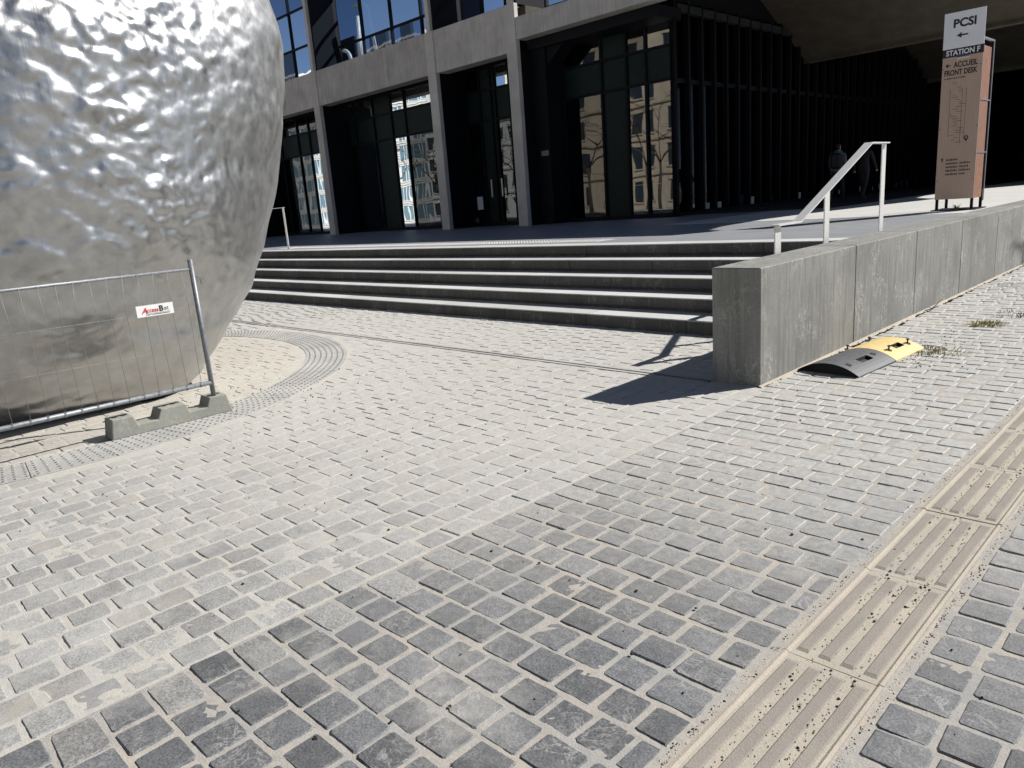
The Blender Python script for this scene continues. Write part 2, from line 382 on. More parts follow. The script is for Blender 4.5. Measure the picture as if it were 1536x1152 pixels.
def lay(parent, stones, single, many, matname, nvar, sx, sy, cut, jit):
    """the 300 stones showing largest become children of their own, the rest one joined part"""
    seen = []
    for s in stones:
        p = pix(s[0], s[1], 0)
        if p is None or not (-300 < p[0] < 1836 and -100 < p[1] < 1480): continue
        inn = -20 < p[0] < 1556 and -20 < p[1] < 1172
        seen.append((p[2] + (0 if inn else 50), s))
    seen.sort(key=lambda t: t[0])
    vs = []
    for k in range(nvar):
        v, f = stone_geo(rnd, sx, sy, cut=cut, jit=jit)
        me = bpy.data.meshes.new(single); me.from_pydata(v, [], f); me.materials.append(M[matname]); vs.append(me)
    for d, (x, y, w, l) in seen[:300]:
        link(single, vs[rnd.randrange(nvar)], parent, (x, y, rnd.uniform(-.0028, .002)), (rnd.gauss(0, .0075), rnd.gauss(0, .0075), rnd.gauss(0, .014)+rnd.choice((0, math.pi))), (w/sx, l/sy, 1))
    V = []; F = []
    for d, (x, y, w, l) in seen[300:]:
        v, f = stone_geo(rnd, w, l, cut=cut, jit=jit); i = len(V); rz = rnd.gauss(0, .014); c, s_ = math.cos(rz), math.sin(rz); tx, ty = rnd.gauss(0, .009), rnd.gauss(0, .009); dz = rnd.uniform(-.003, .0025)
        V += [(x+a*c-b*s_, y+a*s_+b*c, q+dz+a*tx+b*ty) for a, b, q in v]; F += [tuple(i+j for j in t) for t in f]
    if V:
        me = bpy.data.meshes.new(many); me.from_pydata(V, [], F); me.materials.append(M[matname])
        link(many, me, parent, kind='stuff')

st = []
i = 0; x1 = -2.69
while x1 > -19:
    w = .168; x = x1-w/2; y = -1.6 + (i % 2)*.085 + rnd.uniform(-.02, .02)
    while y < 7.2:
        L = .17 + rnd.uniform(-.012, .016)
        yc = y+L/2; rr = math.hypot(x-RING[0], yc-RING[1])
        ok = not (RI-.08 < rr < RO+.08) and rr > 2.2 and not (5.36 < yc < 5.56)
        if x > -3.32 and yc > 5.38: ok = False
        if ok: st.append((x, yc, w-rnd.uniform(.010, .022), L-rnd.uniform(.010, .026)))
        y += L
    x1 -= w; i += 1
lay(plaza, st, 'paving_stone', 'paving_stones', 'plaza', 10, .147, .148, .05, .016)

st = []; teeth = []
j = 0; y = .94-.1577*22
while y < 15.2:
    p = .1577; yc = y+.07; x = -2.675
    if j % 2 == 0 and yc < 5.4:
        teeth.append((-2.56, yc, .215, .138)); x = -2.44
    elif yc > 5.4: x = -2.74+rnd.uniform(0, .05)
    else: x = -2.67
    x += rnd.uniform(-.008, .008)
    while x < 2.2:
        L = rnd.uniform(.15, .185); x2 = x+L
        if x < -1.085 and 0 < -1.085-x2 < .055: L = -1.08-x; x2 = x+L
        if x < -1.085 < x2:
            if -1.085-x > .04: st.append((x+(-1.09-x)/2, yc, (-1.09-x), .138))
            x = -.655; continue
        if not (-1.085 <= x < -.655):
            st.append((x+L/2-.012, yc+rnd.uniform(-.005, .005), L-rnd.uniform(.008, .028), p-rnd.uniform(.010, .025)))
        x = x2
    y += p; j += 1
lay(side, st, 'sett', 'setts', 'sett', 10, .142, .134, .06, .022)
tv = []
for k in range(4):
    v, f = stone_geo(rnd, .215, .138, cut=.07, jit=.018); me = bpy.data.meshes.new('edging_stone'); me.from_pydata(v, [], f); me.materials.append(M['tooth']); tv.append(me)
for (x, yc, w, l) in teeth:
    if pix(x, yc, 0) and -300 < pix(x, yc, 0)[0] < 1800 and pix(x, yc, 0)[1] < 1480:
        link('edging_stone', tv[rnd.randrange(4)], side, (x+rnd.uniform(-.006, .006), yc, .0005), (rnd.gauss(0, .008), rnd.gauss(0, .008), rnd.gauss(0, .008)))

# slot drain
dr = empty('drain_channel', (0, 0, 0), kind='structure')
for k in range(9):
    xa = -3.22-1.5*(k+1); xb = -3.22-1.5*k-.004
    b = MB(); b.box(xa, xb, 5.39, 5.435, -.03, .0035); b.box(xa, xb, 5.466, 5.51, -.03, .0035); b.build('drain_edge', 'warn', dr)
MB().box(-17, -3.22, 5.4352, 5.4658, -.045, .0008).build('drain_slot', 'rubber_in', dr)

# guidance strip
strip = empty('guidance_strip', (-.872, 0, 0), kind='structure')
sl = MB(); sl.prism([(-.168, -.03), (.168, -.03), (.168, .004), (.156, .007), (.146, -.001), (-.146, -.001), (-.156, .007), (-.168, .004)], 'y', .003, .742)
slm = sl.mesh('slab', 'strip')
rb = MB(); rb.v = [(-.025, .022, -.004), (.025, .022, -.004), (.025, .723, -.004), (-.025, .723, -.004), (-.017, .05, .0042), (.017, .05, .0042), (.017, .695, .0042), (-.017, .695, .0042)]
rb.f = [(0, 3, 2, 1), (4, 5, 6, 7), (0, 1, 5, 4), (1, 2, 6, 5), (2, 3, 7, 6), (3, 0, 4, 7)]; rb.mi = [0]*6; rbm = rb.mesh('rib', 'rib')
for k in range(-1, 17):
    s_ = link('slab', slm, strip, (rnd.uniform(-.003, .003), 2.23-.745+.745*k, rnd.uniform(-.003, .002)), (rnd.gauss(0, .002), rnd.gauss(0, .004), rnd.gauss(0, .002)))
    for q in range(4): link('rib', rbm, s_, (-.114+.076*q, 0, 0))
for sx in (-1, 1):
    v = []; bm_ = MB(); n = 150
    for k in range(n+1):
        yy = 1.2+13.6*k/n; a = .172*sx; b = (.172+.022+.018*noise.noise(Vector((sx*3, yy*4, 0))))*sx
        v += [(a, yy, -.004), (b, yy, -.007)]
    bm_.v = v; bm_.f = [(2*k, 2*k+1, 2*k+3, 2*k+2) for k in range(n)]; bm_.mi = [0]*n
    bm_.build('mortar_edge', 'strip', strip)

soil = MB(); n = 260
for k in range(n+1):
    yy = 5.45+9.5*k/n; w_ = .035+.03*noise.noise(Vector((2.1, yy*3.3, 0)))+.02*noise.noise(Vector((7.1, yy*11, 0)))
    soil.v += [(-2.777, yy, .012), (-2.777+w_*.5, yy, .006), (-2.777+max(.012, w_), yy, -.006)]
for k in range(n): soil.f += [(3*k, 3*k+1, 3*k+4, 3*k+3), (3*k+1, 3*k+2, 3*k+5, 3*k+4)]
soil.mi = [0]*len(soil.f); soil.build('soil_line', 'strip', side)

# warning ring
ring = empty('warning_ring', (*RING, 0), kind='structure')
a0, a1, ns = -58, 128, 22
DV = []; DF = []
for k in range(ns):
    t0 = R(a0+(a1-a0)*k/ns)+.0012; t1 = R(a0+(a1-a0)*(k+1)/ns)-.0012
    b = MB(); n = 5
    for q in range(n+1):
        t = t0+(t1-t0)*q/n
        for rr, z in ((RI, -.03), (RO, -.03), (RO, .0022), (RI, .0022)): b.v.append((rr*math.cos(t), rr*math.sin(t), z))
    for q in range(n):
        for e in range(4): b.f.append((4*q+e, 4*q+(e+1) % 4, 4*q+4+(e+1) % 4, 4*q+4+e)); b.mi.append(0)
    b.f += [(0, 1, 2, 3), (4*n, 4*n+3, 4*n+2, 4*n+1)]; b.mi += [0, 0]
    b.build('warning_slab', 'warn', ring)
rows = 7
for q in range(rows):
    rr = RI+.045+(RO-RI-.09)*q/(rows-1); nn = int(R(a1-a0)*3.56/.066)
    for k in range(nn):
        t = R(a0)+R(a1-a0)*(k+.5)/nn
        i = len(DV); cx, cy = rr*math.cos(t), rr*math.sin(t)
        for r_, z in ((.0145, .001), (.010, .0085)):
            for e in range(7): DV.append((cx+r_*math.cos(e*.8976), cy+r_*math.sin(e*.8976), z))
        for e in range(7): DF.append((i+e, i+(e+1) % 7, i+7+(e+1) % 7, i+7+e))
        DF.append(tuple(i+7+e for e in range(7)))
me = bpy.data.meshes.new('warning_dots'); me.from_pydata(DV, [], DF); me.materials.append(M['warn_dot']); link('warning_dots', me, ring, kind='stuff')

# ------------------------------------------------------------------ steps and terrace
NOSE = [(7.25, .155), (7.73, .326), (8.21, .506), (8.69, .688), (9.17, TZ)]
stairs = empty('stairs', (-8, 7.25, 0), label='five broad dark stone steps with sunlit pale treads up to the terrace', cat='stairs')
OFF = Vector((8, -7.25, 0))
for k, (yn, zt) in enumerate(NOSE):
    zb = NOSE[k-1][1] if k else -.05
    ye = yn+.53 if k < 4 else yn+.42
    prof = [(yn, zt-.012), (yn+.012, zt), (ye, zt), (ye, zb-.02), (yn+.035, zb-.02), (yn+.035, zb+.035), (yn, zb+.045)]
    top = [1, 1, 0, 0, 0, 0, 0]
    x = -3.214
    while x > -30:
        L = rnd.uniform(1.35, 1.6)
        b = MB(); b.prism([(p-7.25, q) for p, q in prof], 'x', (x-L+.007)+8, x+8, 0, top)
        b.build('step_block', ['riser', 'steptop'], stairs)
        x -= L
terr = MB(); terr.box(-70, -3.214, 9.592, 64, .3, TZ-.003); terrace = terr.build('terrace', 'terrace', kind='structure')
# warning studs along the top step
DV = []; DF = []
yy = 9.95
while yy < 10.4:
    xx = -19.
    while xx < -8.:
        i = len(DV)
        for r_, z in ((.02, -.001), (.014, .006)):
            for e in range(6): DV.append((xx+r_*math.cos(e*1.0472), yy+r_*math.sin(e*1.0472), TZ+z))
        for e in range(6): DF.append((i+e, i+(e+1) % 6, i+6+(e+1) % 6, i+6+e))
        DF.append(tuple(i+6+e for e in range(6)))
        xx += .075
    yy += .075
me = bpy.data.meshes.new('terrace_studs'); me.from_pydata(DV, [], DF); me.materials.append(M['steptop']); link('terrace_studs', me, terrace, kind='stuff')
MB().box(-19.1, -7.95, 9.9, 10.43, TZ-.02, TZ+.001).build('stud_paving', 'steptop', terrace)

# low concrete wall in cast lengths
wall = empty('low_wall', (-2.99, 5.47, 0), label='low grey concrete wall with stained face beside the steps', cat='wall')
cuts = [5.47, 7.40, 9.15, 10.9, 12.66, 14.4, 16.15, 17.9, 19.65, 21.4, 23.2]
for a, b in zip(cuts, cuts[1:]):
    m_ = MB(); m_.quadbox(-.215, .215, a-5.47+.003, b-5.47-.003, -.06, .96, 0, .008); m_.build('wall_panel', 'wall', wall)
b_ = MB(); b_.quadbox(-.19, .19, .02, cuts[-1]-5.5, -.05, .945); b_.build('wall_core', 'riser', wall)

# handrail beside the wall: flat steel bar on three posts
hr = empty('handrail', (-3.36, 6.97, 0), label='brushed steel handrail on flat posts inside the low wall', cat='handrail')
def post(y, z0, z1): MB().quadbox(-.006, .006, y-.062, y+.062, z0, z1, 0, .002).build('post', 'steel', hr)
post(.0, -.01, 1.19); post(1.13, .31, 1.47); post(2.73, TZ-.01, 1.95)
def railbar(a, b): MB().bar(a, b, .095, .014, 0).build('rail', 'steel', hr)
railbar((0, -.06, 1.2), (0, .42, 1.2)); railbar((0, .42, 1.2), (0, 2.25, 1.96)); railbar((0, 2.25, 1.96), (0, 2.79, 1.96))
hr2 = empty('handrail', (-18.4, 9.9, TZ), label='thin steel handrail at the far end of the steps beside the sculpture', cat='handrail')
MB().quadbox(-.04, .04, -.008, .008, -.01, 1.06, 0, .002).build('post', 'steel', hr2)
MB().bar((.05, 0, 1.07), (-1.6, 0, 1.07), .05, .014, 0, Vector((0, 1, 0))).build('rail', 'steel', hr2)
MB().quadbox(-1.6, -1.52, -.008, .008, -.01, 1.06, 0, .002).build('post', 'steel', hr2)

# ------------------------------------------------------------------ station building
bld = empty('station_building', (-20, 17.3, TZ), label='long concrete framed hall with black steel windows above the steps', cat='building')
def bpart(name, m, mats, **kw):
    o = m.build(name, mats, **kw); o.parent = bld; o.matrix_parent_inverse = Matrix.Translation((20, -17.3, -TZ)); return o
def sub(name, m, mats, parent, **kw):
    return m.build(name, mats, parent, **kw)   # parent empties sit at the world origin
YF, YW = 17.3, 18.6
cols = [(-35.85, -35.42), (-28.34, -27.91), (-20.84, -20.41), (-17.0, -16.58)]
for k, (a, b) in enumerate(cols):
    bpart('column', MB().quadbox(a, b, YF-.03, YF+.14, TZ-.05, 7.352, 0, .012), 'column')
    bpart('pier', MB().quadbox(a+.03, b-.003, YF+.14, YW+.1, TZ-.05, 6.03), 'black')
    bpart('upper_post', MB().quadbox(a+.1, a+.29, YF+.0, YF+.14, 7.352, 12, 0, .01), 'column')
    bpart('upper_pier', MB().quadbox(a+.13, b-.05, YF+.14, YW+.1, 7.352, 12), 'black')
xs = [-44, *[c for p in cols for c in p]]
for a, b in ((-43, -35.85), (-35.42, -28.34), (-27.91, -20.84), (-20.41, -17.0)):
    bpart('beam', MB().quadbox(a, b, YF, YF+.5, 6.02, 7.35, 0, .012), 'beam')
    if b-a > 5:
        for f in (.333, .667):
            x = a+(b-a)*f; bpart('beam_seam', MB().box(x-.09, x+.09, YF-.008, YF+.01, 6.05, 7.33), 'beam')
bpart('floor_slab', MB().quadbox(-43, -16.6, YF+.5, 31, 7.0, 7.34), 'vault')
bpart('portal_beam', MB().quadbox(-16.58, -3.2, YF, YF+.42, 6.33, 6.95, 0, .012), 'beam')
h_ = MB(); h_.prism([(-16.58, 6.35), (-14.9, 6.35), (-15.9, 5.6), (-16.45, 4.4), (-16.58, 4.4)], 'y', YF+.62, YW-.1); bpart('haunch', h_, 'black')
bpart('soffit_panel', MB().box(-16.57, -11.9, YF+.44, YW+.3, 6.05, 6.34), 'black')
# glazing of each bay: frame bars, transoms, mullions and separate panes
def glazing(xa, xb, z0, z1, mull, trans, y=YW, glass='glass', thick=.07, name='window', dark=()):
    w = empty(name); w.parent = bld; w.matrix_parent_inverse = Matrix.Translation((20, -17.3, -TZ))
    xs = [xa]+list(mull)+[xb]; zs = [z0]+list(trans)+[z1]
    for x in mull: sub('mullion', MB().box(x-thick/2, x+thick/2, y-.05, y+.07, z0, z1), 'black', w)
    for z in trans: sub('transom', MB().box(xa, xb, y-.045, y+.065, z-thick/2, z+thick/2), 'black', w)
    for z, s_ in ((z0, 1), (z1, -1)): sub('frame_rail', MB().box(xa, xb, y-.06, y+.08, min(z, z+s_*.12), max(z, z+s_*.12)), 'black', w)
    for i in range(len(xs)-1):
        for j in range(len(zs)-1):
            t = rnd.uniform(-.006, .006); u = rnd.uniform(-.004, .004); m = MB(); A, B, Cz, D = xs[i], xs[i+1], zs[j], zs[j+1]
            m.v = [(A, y+.01-t, Cz-0), (B, y+.01+t, Cz), (B, y+.01+t+u, D), (A, y+.01-t+u, D)]; m.f = [(0, 1, 2, 3)]; m.mi = [0]
            sub('pane', m, 'spandrel' if (i in dark or (glass == 'glass' and len(trans) > 1 and j == 1)) else glass, w)
    return w
glazing(-35.4, -28.3, TZ, 6.2, (-33.8, -32.2, -31.2, -29.4), (4.45, 5.4))
glazing(-27.9, -20.8, TZ, 6.2, (-27.4, -26.1, -24.9, -24.0, -22.3), (4.45, 5.4), dark=(2,))
dw = glazing(-20.4, -16.98, TZ, 6.2, (-19.75, -19.2, -19.0, -18.3), (4.4, 5.4), dark=(1, 2))
glazing(-16.57, -12.1, TZ, 6.3, (-15.93, -14.45, -13.55, -12.88), (4.58, 5.45), dark=(2,))
for a, b in ((-19.42, -19.38), (-18.9, -18.86)): sub('door_handle', MB().box(a, b, YW-.12, YW-.08, 1.85, 2.45), 'steel', dw)
for a in (-35.4, -27.9, -20.4): pass
glazing(-35.4, -28.3, 7.36, 12, (-33.6, -31.6, -29.6), (8.9, 10.4), glass='glass_up', name='upper_window')
glazing(-27.9, -20.8, 7.36, 12, (-26.2, -24.3, -22.5), (8.35, 10.2), glass='glass_up', name='upper_window')
glazing(-20.4, -17.0, 7.36, 12, (-19.3, -18.2), (8.9, 10.4), glass='glass_up', name='upper_window')
# far side of the glazed gallery, dark panels with sky between
for a, b, z0, z1 in ((-42, -37, 7.36, 11), (-36, -34.6, 7.36, 10.6), (-33.2, -31.8, 8.6, 11), (-30.6, -29.8, 7.36, 11), (-28.6, -26.2, 9.7, 11), (-25, -24.4, 7.36, 11), (-23.2, -19.5, 9.9, 11), (-21.9, -21.2, 7.36, 10), (-18.6, -17, 7.36, 11), (-42, -16.6, 8.9, 9.02), (-42, -16.6, 7.36, 7.7)):
    bpart('gallery_frame', MB().box(a, b, 23.9+rnd.uniform(0, .08), 24.1, z0, z1), 'black')
# interior of the ground floor
bpart('back_wall', MB().box(-43, -12.25, 27, 27.2, TZ, 7.0), 'dark_room')
bpart('partition', MB().box(-43, -42.8, YW, 27, TZ, 7.0), 'dark_room')
bpart('interior_floor', MB().box(-43, -12.25, YW+.1, 27, TZ-.002, TZ+.004), 'room_floor')
bpart('room_ceiling', MB().box(-16.6, -12.0, YW+.28, 27.2, 6.3, 6.5), 'dark_room')
for x in (-30.2, -25.9, -23.0, -15.2): bpart('interior_column', MB().quadbox(x-.2, x+.2, 22, 22.4, TZ, 7.0, 0, .02), 'dark_room')
# covered passage: fin wall, vault, transverse beams, end wall
pw = empty('passage_wall'); pw.parent = bld; pw.matrix_parent_inverse = Matrix.Translation((20, -17.3, -TZ))
fin = MB().quadbox(-.2, 0, -.045, .045, TZ-.02, 6.6).mesh('fin', 'black')
yy = 18.75
while yy < 60:
    o = link('fin', fin, pw, (-12.0, yy, 0)); yy += .7
yy = 18.75
while yy < 60:
    m = MB(); m.v = [(-12.16, yy+.04, TZ+.1), (-12.16, yy+.66, TZ+.1), (-12.16, yy+.66, 6.6), (-12.16, yy+.04, 6.6)]; m.f = [(0, 1, 2, 3)]; m.mi = [0]; sub('pane', m, 'glass_dark', pw)
    if 20 < yy < 45 and rnd.random() < .5: sub('skirting_plate', MB().box(-12.15, -12.13, yy+.15, yy+.5, TZ+.12, TZ+.12+rnd.uniform(.12, .3)), 'black' if rnd.random() < .4 else 'column', pw)
    yy += .7
sub('passage_transom', MB().box(-12.2, -12.1, 18.7, 60, 4.5, 4.62), 'black', pw)
sub('passage_room_wall', MB().box(-14.6, -14.4, 27.2, 60, TZ, 7), 'dark_room', pw)
sub('passage_sill', MB().box(-12.22, -12.0, 18.7, 60, TZ-.01, TZ+.1), 'black', pw)
prof = [(17.72, 6.45), (18.6, 6.95), (20, 7.38), (22, 7.55), (23.0, 7.45), (24, 7.2), (25.5, 6.5), (27.0, 5.72), (27.02, 5.68), (27.45, 5.68), (27.47, 5.72), (29, 6.5), (30.4, 7.15), (32, 7.5), (33.6, 7.6), (35.2, 7.5), (36.8, 7.15), (38.3, 6.5), (39.8, 5.72), (39.82, 5.69), (40.25, 5.69), (40.27, 5.72), (41.8, 6.5), (43.2, 7.1), (45, 7.4), (48, 7.5), (62, 7.5)]
P2 = prof+[(y, z+.3) for y, z in reversed(prof)]
def strip_solid(prof, t, xa, xb):
    m = MB(); n = len(prof)
    for x in (xa, xb):
        for y, z in prof: m.v.append((x, y, z))
        for y, z in prof: m.v.append((x, y, z+t))
    for k in range(n-1):
        a = k; b = k+1
        m.f += [(a, b, 2*n+b, 2*n+a), (n+a, 3*n+a, 3*n+b, n+b), (a, n+a, n+b, b), (2*n+a, 2*n+b, 3*n+b, 3*n+a)]; m.mi += [0]*4
    m.f += [(0, 2*n, 3*n, n), (n-1, 2*n-1, 4*n-1, 3*n-1)]; m.mi += [0, 0]
    return m
inf = MB(); pf = [(y, z+.02) for y, z in prof if y > 18.5]
for y, z in pf: inf.v += [(-12.2, y, 6.3 if z > 6.3 else z-.4), (-12.2, y, z)]
inf.f = [(2*k, 2*k+2, 2*k+3, 2*k+1) for k in range(len(pf)-1)]; inf.mi = [0]*len(inf.f); sub('gable_panel', inf, 'black', pw)
sun_patch = MB().box(-9.6, -3.216, 14.4, 61, TZ-.02, TZ+.001).build('painted_sun_patch', 'steptop', terrace)  # paler sheet that paints sunlit brightness onto the terrace floor
bpart('shade_sheet', MB().box(-11.99, -7.9, 19.5, 61, TZ-.01, TZ+.004), 'shade_floor')  # dark sheet that paints the passage shade onto its floor
bpart('sky_blocker', MB().box(-3.5, -3.25, 36, 61.5, TZ, 7.4), 'vault')  # unseen wall, added to keep eastern sky light out of the passage
bpart('vault', strip_solid(prof, .28, -16.5, -3.2), 'vault')
for y in (27.22, 40.03): bpart('transverse_beam', MB().quadbox(-16.4, -3.25, y-.16, y+.16, 5.55, 5.95, 0, .02), 'vault')
bpart('end_wall', MB().box(-14.4, -3.2, 61.5, 61.8, TZ, 7.6), 'dark_room')
for k in range(18): bpart('end_fin', MB().box(-14+.6*k, -13.9+.6*k, 61.3, 61.5, TZ, 7.5), 'black')

# gallery ducts, lamp, notices
def duct(pts, lab, r=.07):
    o = MB().tube(pts, r, 10).build('bent_duct', 'duct', smooth=True); return tag(o, lab, 'duct', 'pale ducts inside the upper gallery')
def arc(x, z, r, x2, zb, n=8, y=19.3): return [(x+r*math.sin(t)*(1 if x2 > x else -1), y, z-r+r*math.cos(t)) for t in [math.pi/2*k/n for k in range(n+1)]]+[(x2, y, zb)]
duct([(-27.6, 19.3, 9.9)]+arc(-27.1, 9.9, .45, -26.3, 7.5), 'tall pale bent duct behind the middle upper window')
duct([(-27.6, 19.3, 7.4), (-27.4, 19.3, 9.5)], 'straight pale upright duct left of the tall bent duct')
duct(arc(-30.3, 9.95, .5, -29.6, 7.5), 'pale duct with high bend near the black upper pier', .06)
duct(arc(-30.35, 8.8, .5, -29.7, 7.4, y=20.4), 'low curved pale duct above the window sill', .08)
duct([(-28.75, 20.2, 7.4), (-28.6, 20.2, 9.5)], 'slim pale upright duct between the two curved ducts', .06)
duct([(-25.3, 19.3, 7.4), (-25.1, 19.3, 11)], 'pale upright duct at the right of the middle upper window', .08)
lamp = empty('pendant_lamp', (-24.45, 19.2, 5.1), label='yellow vertical tube lamp hanging behind the ground floor window', cat='lamp')
MB().tube([(0, 0, 0), (0, 0, .95)], .035, 10).build('tube', 'lamp', lamp, smooth=True); MB().tube([(0, 0, .95), (0, 0, 1.9)], .006, 6).build('cable', 'black', lamp)
nt = MB().box(-20.32, -20.02, YW-.012, YW-.008, 1.45, 1.9).build('paper_notice', 'paper'); tag(nt, 'white paper notice stuck low on the glass door', 'notice')
nt = MB().box(-16.35, -16.05, YF+.62-.09, YF+.62-.08, 2.95, 3.1).build('wall_plaque', 'galv'); 
bpart('plaque_post', MB().box(-16.57, -15.98, YF+.545, YW, TZ-.02, 6.1), 'black')
tag(nt, 'small grey plaque on the black pier right of the last column', 'plaque')

# ------------------------------------------------------------------ sculpture
def lerp_tab(tab, z):
    for (a, u), (b, w) in zip(tab, tab[1:]):
        if z <= b:
            t = (z-a)/(b-a); t = t*t*(3-2*t)*.35+t*.65; return u+(w-u)*t
    return tab[-1][1]
FACE = [(0, 2.12), (.12, 2.3), (.3, 2.5), (.6, 2.74), (1, 2.95), (1.5, 3.11), (2, 3.2), (2.5, 3.235), (3, 3.23), (3.5, 3.16), (4, 3.02), (4.6, 2.74), (5.3, 2.2), (6, 1.4), (6.5, .6), (6.7, .02)]
SIDE = [(0, 2.0), (.12, 2.2), (.41, 2.5), (.6, 2.66), (.9, 2.86), (1.32, 3.04), (2.02, 3.29), (2.62, 3.45), (3.04, 3.51), (3.45, 3.545), (3.9, 3.48), (4.5, 3.2), (5.2, 2.6), (6, 1.6), (6.5, .7), (6.7, .02)]
scul = empty('sculpture', (*RING, 0), label='huge dented silver metal blob sculpture behind the wire fence', cat='sculpture')
b = MB(); NTH, NZ = 360, 210
for iz in range(NZ+1):
    z = 6.7*(iz/NZ)**1.12
    for it in range(NTH):
        th = 2*math.pi*it/NTH; d = (math.degrees(th)+180) % 360-180
        w = max(0., min(1., (d-18)/40.)); w = w*w*(3-2*w)
        if d < -60: w = min(1., (-60-d)/60.)
        r = lerp_tab(FACE, z)*(1-w)+lerp_tab(SIDE, z)*w
        r += .32*math.exp(-((d-30)/17.)**2)*max(0, 1-z/.75)
        c, s_ = math.cos(th), math.sin(th)
        p = Vector((c*2.2, s_*2.2, z))
        zz = min(1., z/.5)
        r += zz*(.05*noise.noise(p*.9+Vector((3, 1, 7))) + .026*noise.noise(p*2.1) + .008*noise.noise(Vector((p.x*4.5+z, p.y*4.5+z*.5, z*3.4))))
        b.v.append((r*c, r*s_, z+.03))
for iz in range(NZ):
    for it in range(NTH):
        a = iz*NTH+it; c = iz*NTH+(it+1) % NTH; b.f.append((a, c, c+NTH, a+NTH)); b.mi.append(0)
b.f.append(tuple(reversed(range(NTH)))); b.mi.append(0)
b.build('body', 'metal', scul, smooth=True)
pl = MB()
pl.prism([(2.06*math.cos(2*math.pi*k/48)+(.3 if abs(k-4) < 2 else 0)*.9, 2.06*math.sin(2*math.pi*k/48)+(.15 if abs(k-4) < 2 else 0)) for k in range(48)], 'z', -.02, .031); pl.build('base_plate', 'rubber_in', scul)

# ------------------------------------------------------------------ fence and feet
fe = empty('wire_fence', (-6.345, 2.5, 0), label='low galvanised wire fence panel with a small white plate', cat='fence')
MB().tube([(0, 0, .06), (0, 0, 1.345)], .0205, 14).build('post', 'galv', fe, smooth=True)
MB().tube([(0, -3.3, .06), (0, -3.3, 1.345)], .0205, 14).build('post', 'galv', fe, smooth=True)
MB().tube([(0, -3.3, 1.265), (0, 0, 1.265)], .0125, 10).build('top_rail', 'galv', fe, smooth=True)
MB().tube([(0, -3.3, .285), (0, 0, .285)], .0205, 12).build('bottom_rail', 'galv', fe, smooth=True)
for k in range(1, 28):
    y = -3.3+k*.1165+.06
    w = rnd.uniform(-.012, .012)
    pts = [(.016, y+.002, .285), (.01+w*.4, y+w*.5, .62), (.004+w, y+w, .98), (.012, y-w*.3, 1.27)]
    MB().tube(pts, .002, 5).build('wire', 'galv', fe, smooth=True)
    MB().tube([(0, y-.006, .285), (0, y+.006, .285)], .0235, 10).build('weld_clip', 'galv', fe)
for z in (.62, .945): MB().tube([(.012, -3.3, z), (.006, -1.6, z+.006), (.004, 0, z)], .0013, 5).build('cross_wire', 'galv', fe, smooth=True)
hk = MB().tube([(0, .02, 1.2), (.0, .055, 1.2), (0, .06, 1.19), (0, .062, 1.13)], .004, 6); hk.build('hook', 'galv', fe, smooth=True)
pt = MB(); pt.quadbox(.018, .0215, -.50, -.21, .93, 1.022); plate = pt.build('name_plate', 'plate', fe)
rot = (R(90), 0, R(90))
text('red_lettering', 'A', .064, 'red', plate, (.0225, -.462, .957), rot, .02, .3)
text('red_lettering', 'ccess', .05, 'red', plate, (.0225, -.418, .963), rot, .01, .0, .088)
text('black_lettering', 'B', .062, 'ink', plate, (.0225, -.325, .963), rot, .03)
text('grey_lettering', 'at', .05, 'faint', plate, (.0225, -.285, .967), rot, .0)
MB().box(.0222, .0228, -.43, -.235, .953, .9545).build('underline', 'faint', plate)
for k in range(14): MB().box(.0222, .0228, -.43+.0135*k, -.43+.0135*k+rnd.uniform(.006, .011), .940, .9475).build('small_print', 'faint', plate)

def foot(loc, lab):
    f = empty('concrete_ballast', loc, label=lab, cat='ballast', group='concrete feet carrying the fence')
    H, D = .165, .085
    pr = [(-.50, 0), (.50, 0), (.465, H), (.315, H), (.285, D), (.135, D), (.105, H), (-.095, H), (-.13, D), (-.285, D), (-.315, H), (-.475, H)]
    m = MB(); m.prism(pr, 'x', -.095, .095); o = m.build('body', 'block', f)
    bv = o.modifiers.new('b', 'BEVEL'); bv.width = .009; bv.segments = 2; bv.limit_method = 'ANGLE'
    for y in (.39, 0., -.395):
        for dy in (-.035, .035): MB().prism([(.022*math.cos(t)+0, .022*math.sin(t)+y+dy) for t in [k*math.pi/5 for k in range(10)]], 'z', H-.03, H+.0015).build('socket', 'rubber_in', f)
    return f
foot((-6.40, 2.13, .0), 'grey concrete fence foot with three humps under the fence post')
foot((-6.40, -.8, .0), 'grey concrete fence foot under the far end of the fence')

